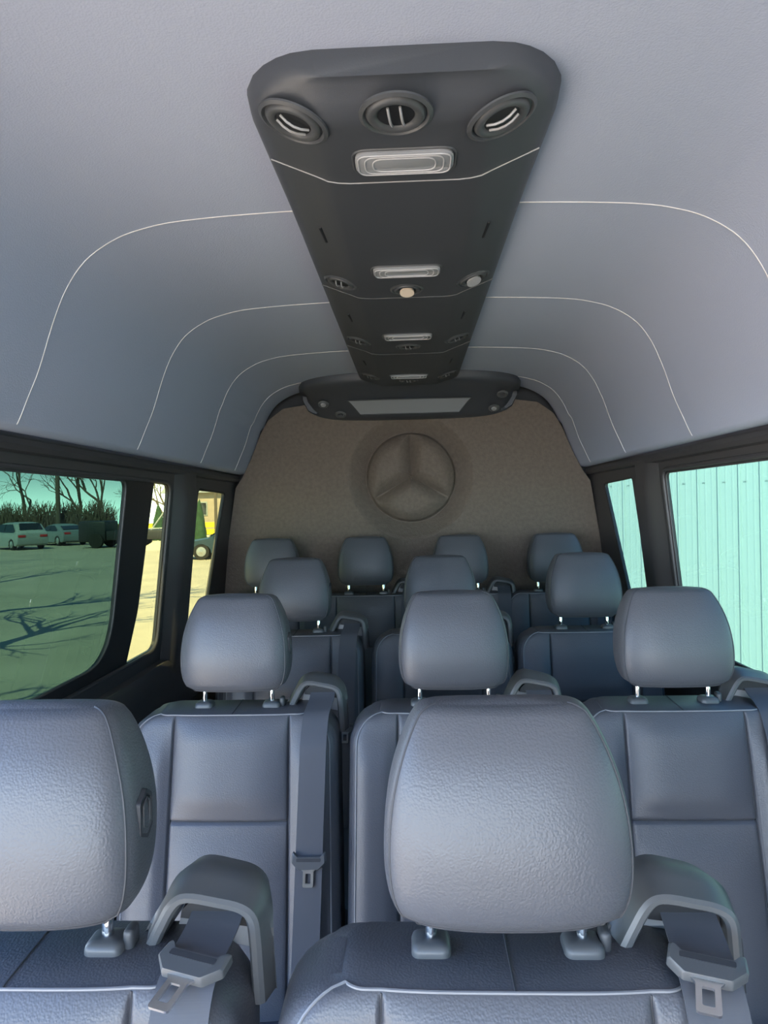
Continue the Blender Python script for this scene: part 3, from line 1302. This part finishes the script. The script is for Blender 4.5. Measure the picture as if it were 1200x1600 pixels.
def brush(x, y, w, h, label, seed, m_=None):
    random.seed(seed)
    m = MB()
    for i in range(420):
        bx = random.uniform(-w / 2, w / 2)
        by = random.uniform(-.8, .8)
        hh = h * random.uniform(.55, 1.05) * (1 - .3 * abs(bx) / w)
        tip = Vector((bx + random.uniform(-.7, .7), by + random.uniform(-.3, .3), hh))
        mid_ = Vector((bx * .98, by, hh * .5)) + Vector((random.uniform(-.2, .2), 0, 0))
        m.tube([(bx * .95, by * .7, 0), mid_, tip], [.045, .035, .012], 3, caps=False)
    o = m.build('bush', m_ or M['bark'], smooth=False)
    o.location = (x, y, GZ)
    tag(o, label, 'bush', 'leafless brush at the far edge of the lot')


for i, px in enumerate((-60, -5, 50, 100, 145)):
    brush(at(px, 49), 49, 2.1, 3.1, ['dense dark leafless brush off the left frame edge', 'dense dark leafless brush above the pale car at far left', 'dense dark leafless brush left of the utility pole', 'dense dark leafless brush right of the utility pole', 'dense dark leafless brush at the right edge of the big left window'][i], 30 + i)

# utility pole in the big window
m = MB().tube([(0, 0, 0), (0, 0, 9)], [.17, .13], 10)
up_ = m.build('utility_pole', M['bark'])
up_.location = (at(80, 47.8), 47.8, GZ)
tag(up_, 'dark upright pole behind the parked cars in the big left window', 'pole')
m = MB().tube([(0, 0, 0), (0, 0, 8)], [.11, .08], 8)
m.box((0, 0, 7.2), (1.6, .1, .1))
up_ = m.build('utility_pole', M['bark'])
up_.location = (at(334, 44), 44, GZ)
tag(up_, 'thin upright pole above the blue car in the last left window', 'pole')


# conical evergreens
def conifer(x, y, h, r, label, seed):
    random.seed(seed)
    m = MB()
    rings = []
    n = 28
    for i in range(15):
        t = i / 14
        rr = r * (1 - t) ** .7 * (.85 if i == 0 else 1)
        rings.append([(rr * cos(2 * pi * k / n) * (1 + random.uniform(-.12, .12)), rr * sin(2 * pi * k / n) * (1 + random.uniform(-.12, .12)), .15 + h * t) for k in range(n)])
    m.loft(rings)
    root = empty('evergreen', (x, y, GZ))
    m.build('foliage', M['evergreen'], root)
    MB().tube([(0, 0, 0), (0, 0, .4)], .08, 8).build('trunk', M['bark'], root)
    tag(root, label, 'tree', 'conical evergreens beside the yellow wall')


conifer(at(242, 46), 46, 2.5, .55, 'small dark conical evergreen above the dark truck', 1)
conifer(at(308, 36), 36, 2.6, .42, 'tall narrow dark evergreen left of the blue car', 2)

# yellow low wall
yw = MB().box((0, 0, .55), (34, .3, .42), .02)
yo = yw.build('rail_board', M['yellow'], None, smooth=False)
yr = empty('yellow_barrier', (at(250, 50), 50.5, GZ))
yo.parent = yr
MB().box((0, 0, 1.05), (34, .3, .40), .02).build('rail_board', M['yellow'], yr, smooth=False)
for i in range(12):
    MB().box((-16 + i * 2.9, .1, .65), (.15, .15, 1.3)).build('post', M['kerb'], yr, smooth=False)
tag(yr, 'bright yellow two board barrier across the far side of the lot', 'barrier')

# house behind
hx = at(352, 62)
hr = empty('house', (hx, 62, GZ))
tag(hr, 'pale low house with grey roof behind the blue car', 'house')
MB().box((0, 0, 1.9), (9, 6, 3.8)).build('wall', M['brick'], hr, smooth=False)
m = MB()
m.add([(-4.9, -3.4, 3.7), (4.9, -3.4, 3.7), (4.9, 3.4, 3.7), (-4.9, 3.4, 3.7), (-4.9, 0, 5.6), (4.9, 0, 5.6)], [(0, 1, 5, 4), (2, 3, 4, 5), (1, 2, 5), (3, 0, 4), (0, 3, 2, 1)])
m.build('roof', M['roofm'], hr, smooth=False)
for a in (-3.2, -1.4, 1.2, 3.0):
    w_ = MB().box((a, -3.02, 2.3), (1.0, .08, 1.2)).build('window', M['white'], hr, smooth=False)
    MB().box((a, -3.07, 2.3), (.8, .04, 1.0)).build('pane', M['carglass'], w_, smooth=False)


# ---- cars
def car(label, loc, rz, paint, suv=False, cat='car'):
    root = empty('car', loc)
    root.rotation_euler = (0, 0, rz)
    H = 1.66 if suv else 1.45
    Lh = 2.3
    # side silhouette from the front bumper (-x) to the rear (+x)
    if suv:
        top = [(-2.25, .35), (-2.3, .62), (-2.2, .88), (-1.15, 1.04), (-.55, 1.50), (-.2, 1.64), (1.3, 1.66), (1.75, 1.58), (2.1, 1.15), (2.25, 1.0), (2.3, .6), (2.22, .35)]
    else:
        top = [(-2.28, .32), (-2.33, .58), (-2.2, .78), (-1.15, .94), (-.45, 1.34), (0, 1.44), (.75, 1.43), (1.25, 1.26), (1.75, 1.04), (2.25, .98), (2.32, .62), (2.25, .34)]
    wheels = (-1.42, 1.42)
    bot = []
    for wxp in reversed(wheels):
        for k in range(9):
            a = pi * k / 8
            bot.append((wxp + .40 * cos(a), .30 + .38 * sin(a)))
    outl_ = top + [(2.0, .24)] + bot[:9] + [(.9, .22), (-.9, .22)] + bot[9:] + [(-2.0, .24)]
    m = MB()
    n = len(outl_)
    secs = []
    for yy in (-.90, -.86, -.6, 0, .6, .86, .90):
        ring = []
        for x, z in outl_:
            k = 1.0
            shrink = 0
            if z > .95:
                shrink = (z - .95) / (H - .95)
            edge = 1 if abs(yy) > .85 else 0
            y_ = yy * (1 - .22 * shrink)
            zz = z - (.05 * edge if z > .6 else 0) - (.02 * shrink * (abs(yy) > .5))
            ring.append((x * (.985 if abs(yy) > .88 else 1), y_, zz))
        secs.append(ring)
    m.loft(secs, False, False)
    # side faces
    for ring in (secs[0], secs[-1]):
        tr = tessellate_polygon([[Vector((p[0], p[2], 0)) for p in ring]])
        m.add(ring, [tuple(t) for t in tr])
    m.build('body', M[paint], root, angle=35)

    def yside(z):
        s_ = max(0, (z - .95) / (H - .95))
        return .90 * (1 - .22 * s_) + .012
    zt_ = H - .13
    if suv:
        gl = [[(-.95, 1.08), (-.42, zt_), (.35, zt_), (.35, 1.05)], [(.42, 1.05), (.42, zt_), (1.3, zt_), (1.85, 1.15), (1.8, 1.05)]]
    else:
        gl = [[(-.92, .98), (-.35, 1.28), (.25, zt_ + .02), (.25, .98)], [(.32, .98), (.32, zt_ + .02), (.75, zt_), (1.35, 1.05), (1.3, .98)]]
    for sg in (-1, 1):
        for q in gl:
            mm_ = MB()
            a_ = [(x, sg * yside(z), z) for x, z in q]
            b_ = [(x, sg * (yside(z) - .03), z) for x, z in q]
            k_ = len(q)
            mm_.add(a_ + b_, [tuple(range(k_)), tuple(range(k_, 2 * k_))[::-1]] + [(i, (i + 1) % k_, k_ + (i + 1) % k_, k_ + i) for i in range(k_)])
            mm_.build('side_window', M['carglass'], root, smooth=False)
    # windscreen and rear screen
    for a, b, nm in (((-1.10, .99) if not suv else (-1.1, 1.09), (-.50, 1.33) if not suv else (-.55, 1.52), 'windscreen'), ((1.78, 1.07) if not suv else (2.08, 1.20), (1.22, 1.29) if not suv else (1.80, 1.57), 'rear_screen')):
        o_ = -.015 if nm == 'windscreen' else .015
        mm_ = MB()
        v = [(a[0] + o_, -.66, a[1] + .012), (a[0] + o_, .66, a[1] + .012), (b[0] + o_, .58, b[1] + .012), (b[0] + o_, -.58, b[1] + .012)]
        v2 = [(p[0] - o_ * 2, p[1], p[2] - .02) for p in v]
        mm_.add(v + v2, [(0, 1, 2, 3), (7, 6, 5, 4), (0, 1, 5, 4), (1, 2, 6, 5), (2, 3, 7, 6), (3, 0, 4, 7)])
        mm_.build(nm, M['carglass'], root, smooth=False)
    for x in wheels:
        for sg in (-1, 1):
            w_ = MB().lathe([(.20, 0), (.33, .0), (.345, .03), (.345, .17), (.33, .2), (.2, .2)], (x, sg * .90 - (.2 if sg > 0 else 0) * 1 + (0 if sg > 0 else 0), .345), (0, 1, 0), 28).build('wheel', M['tire'], root)
            yy = sg * .905
            r_ = MB().lathe([(.21, 0), (.20, .012), (.05, .012), (.03, .02)], (x, yy - sg * .004, .345), (0, sg, 0), 28)
            r_.build('rim', M['rim'], w_)
    for sg in (-1, 1):
        MB().box((2.27, sg * .62, .82), (.07, .42, .14), .02).build('tail_light', M['taillight'], root)
        MB().box((-2.20, sg * .62, .70), (.12, .36, .12), .02).build('headlight', M['rim'], root)
    tag(root, label, cat)
    return root


car('dark blue saloon car seen through the last left window', (at(338, 29.5) - .2 + .95, 29.8, GZ), radians(6), 'blue')
car('white estate car parked at the far left behind the big left window', (at(12, 41), 41, GZ), radians(-38), 'white', True)
car('pale silver car parked just behind the white one', (at(84, 45.5), 45.5, GZ), radians(-38), 'silver', False)

# dark flatbed truck in the slim pane
tr_ = empty('flatbed_truck', (at(236, 41), 41, GZ))
tag(tr_, 'dark truck with white frame seen through the slim left pane', 'truck')
MB().box((0, 0, .74), (5.2, 2.0, .56), .06).build('bed', M['darktruck'], tr_)
MB().box((-3.5, 0, 1.0), (1.7, 1.9, 1.25), .15).build('cab', M['darktruck'], tr_)
m = MB()
m.tube([(.1, -.9, 1.0), (1.0, -.9, 2.2)], .045, 6)
m.tube([(1.0, -.9, 1.0), (1.05, -.9, 2.5)], .045, 6)
m.tube([(-.8, -.9, 1.08), (2.4, -.9, 1.15)], .045, 6)
m.build('rack', M['white'], tr_)
for x in (-3.2, -1.0, 1.6):
    for sg in (-1, 1):
        MB().lathe([(.2, 0), (.42, 0), (.45, .04), (.45, .22), (.42, .26), (.2, .26)], (x, sg * .95 - .13, .45), (0, 1, 0), 20).build('wheel', M['tire'], tr_)
sp_ = MB().lathe([(.9, 0), (.7, .18), (.35, .38), (.02, .5)], (0, 0, 0), (0, 0, 1), 20).build('sand_pile', M['sand'])
sp_.location = (at(240, 37.5), 37.5, GZ)
tag(sp_, 'small pale sand heap in front of the dark truck', 'sand heap')
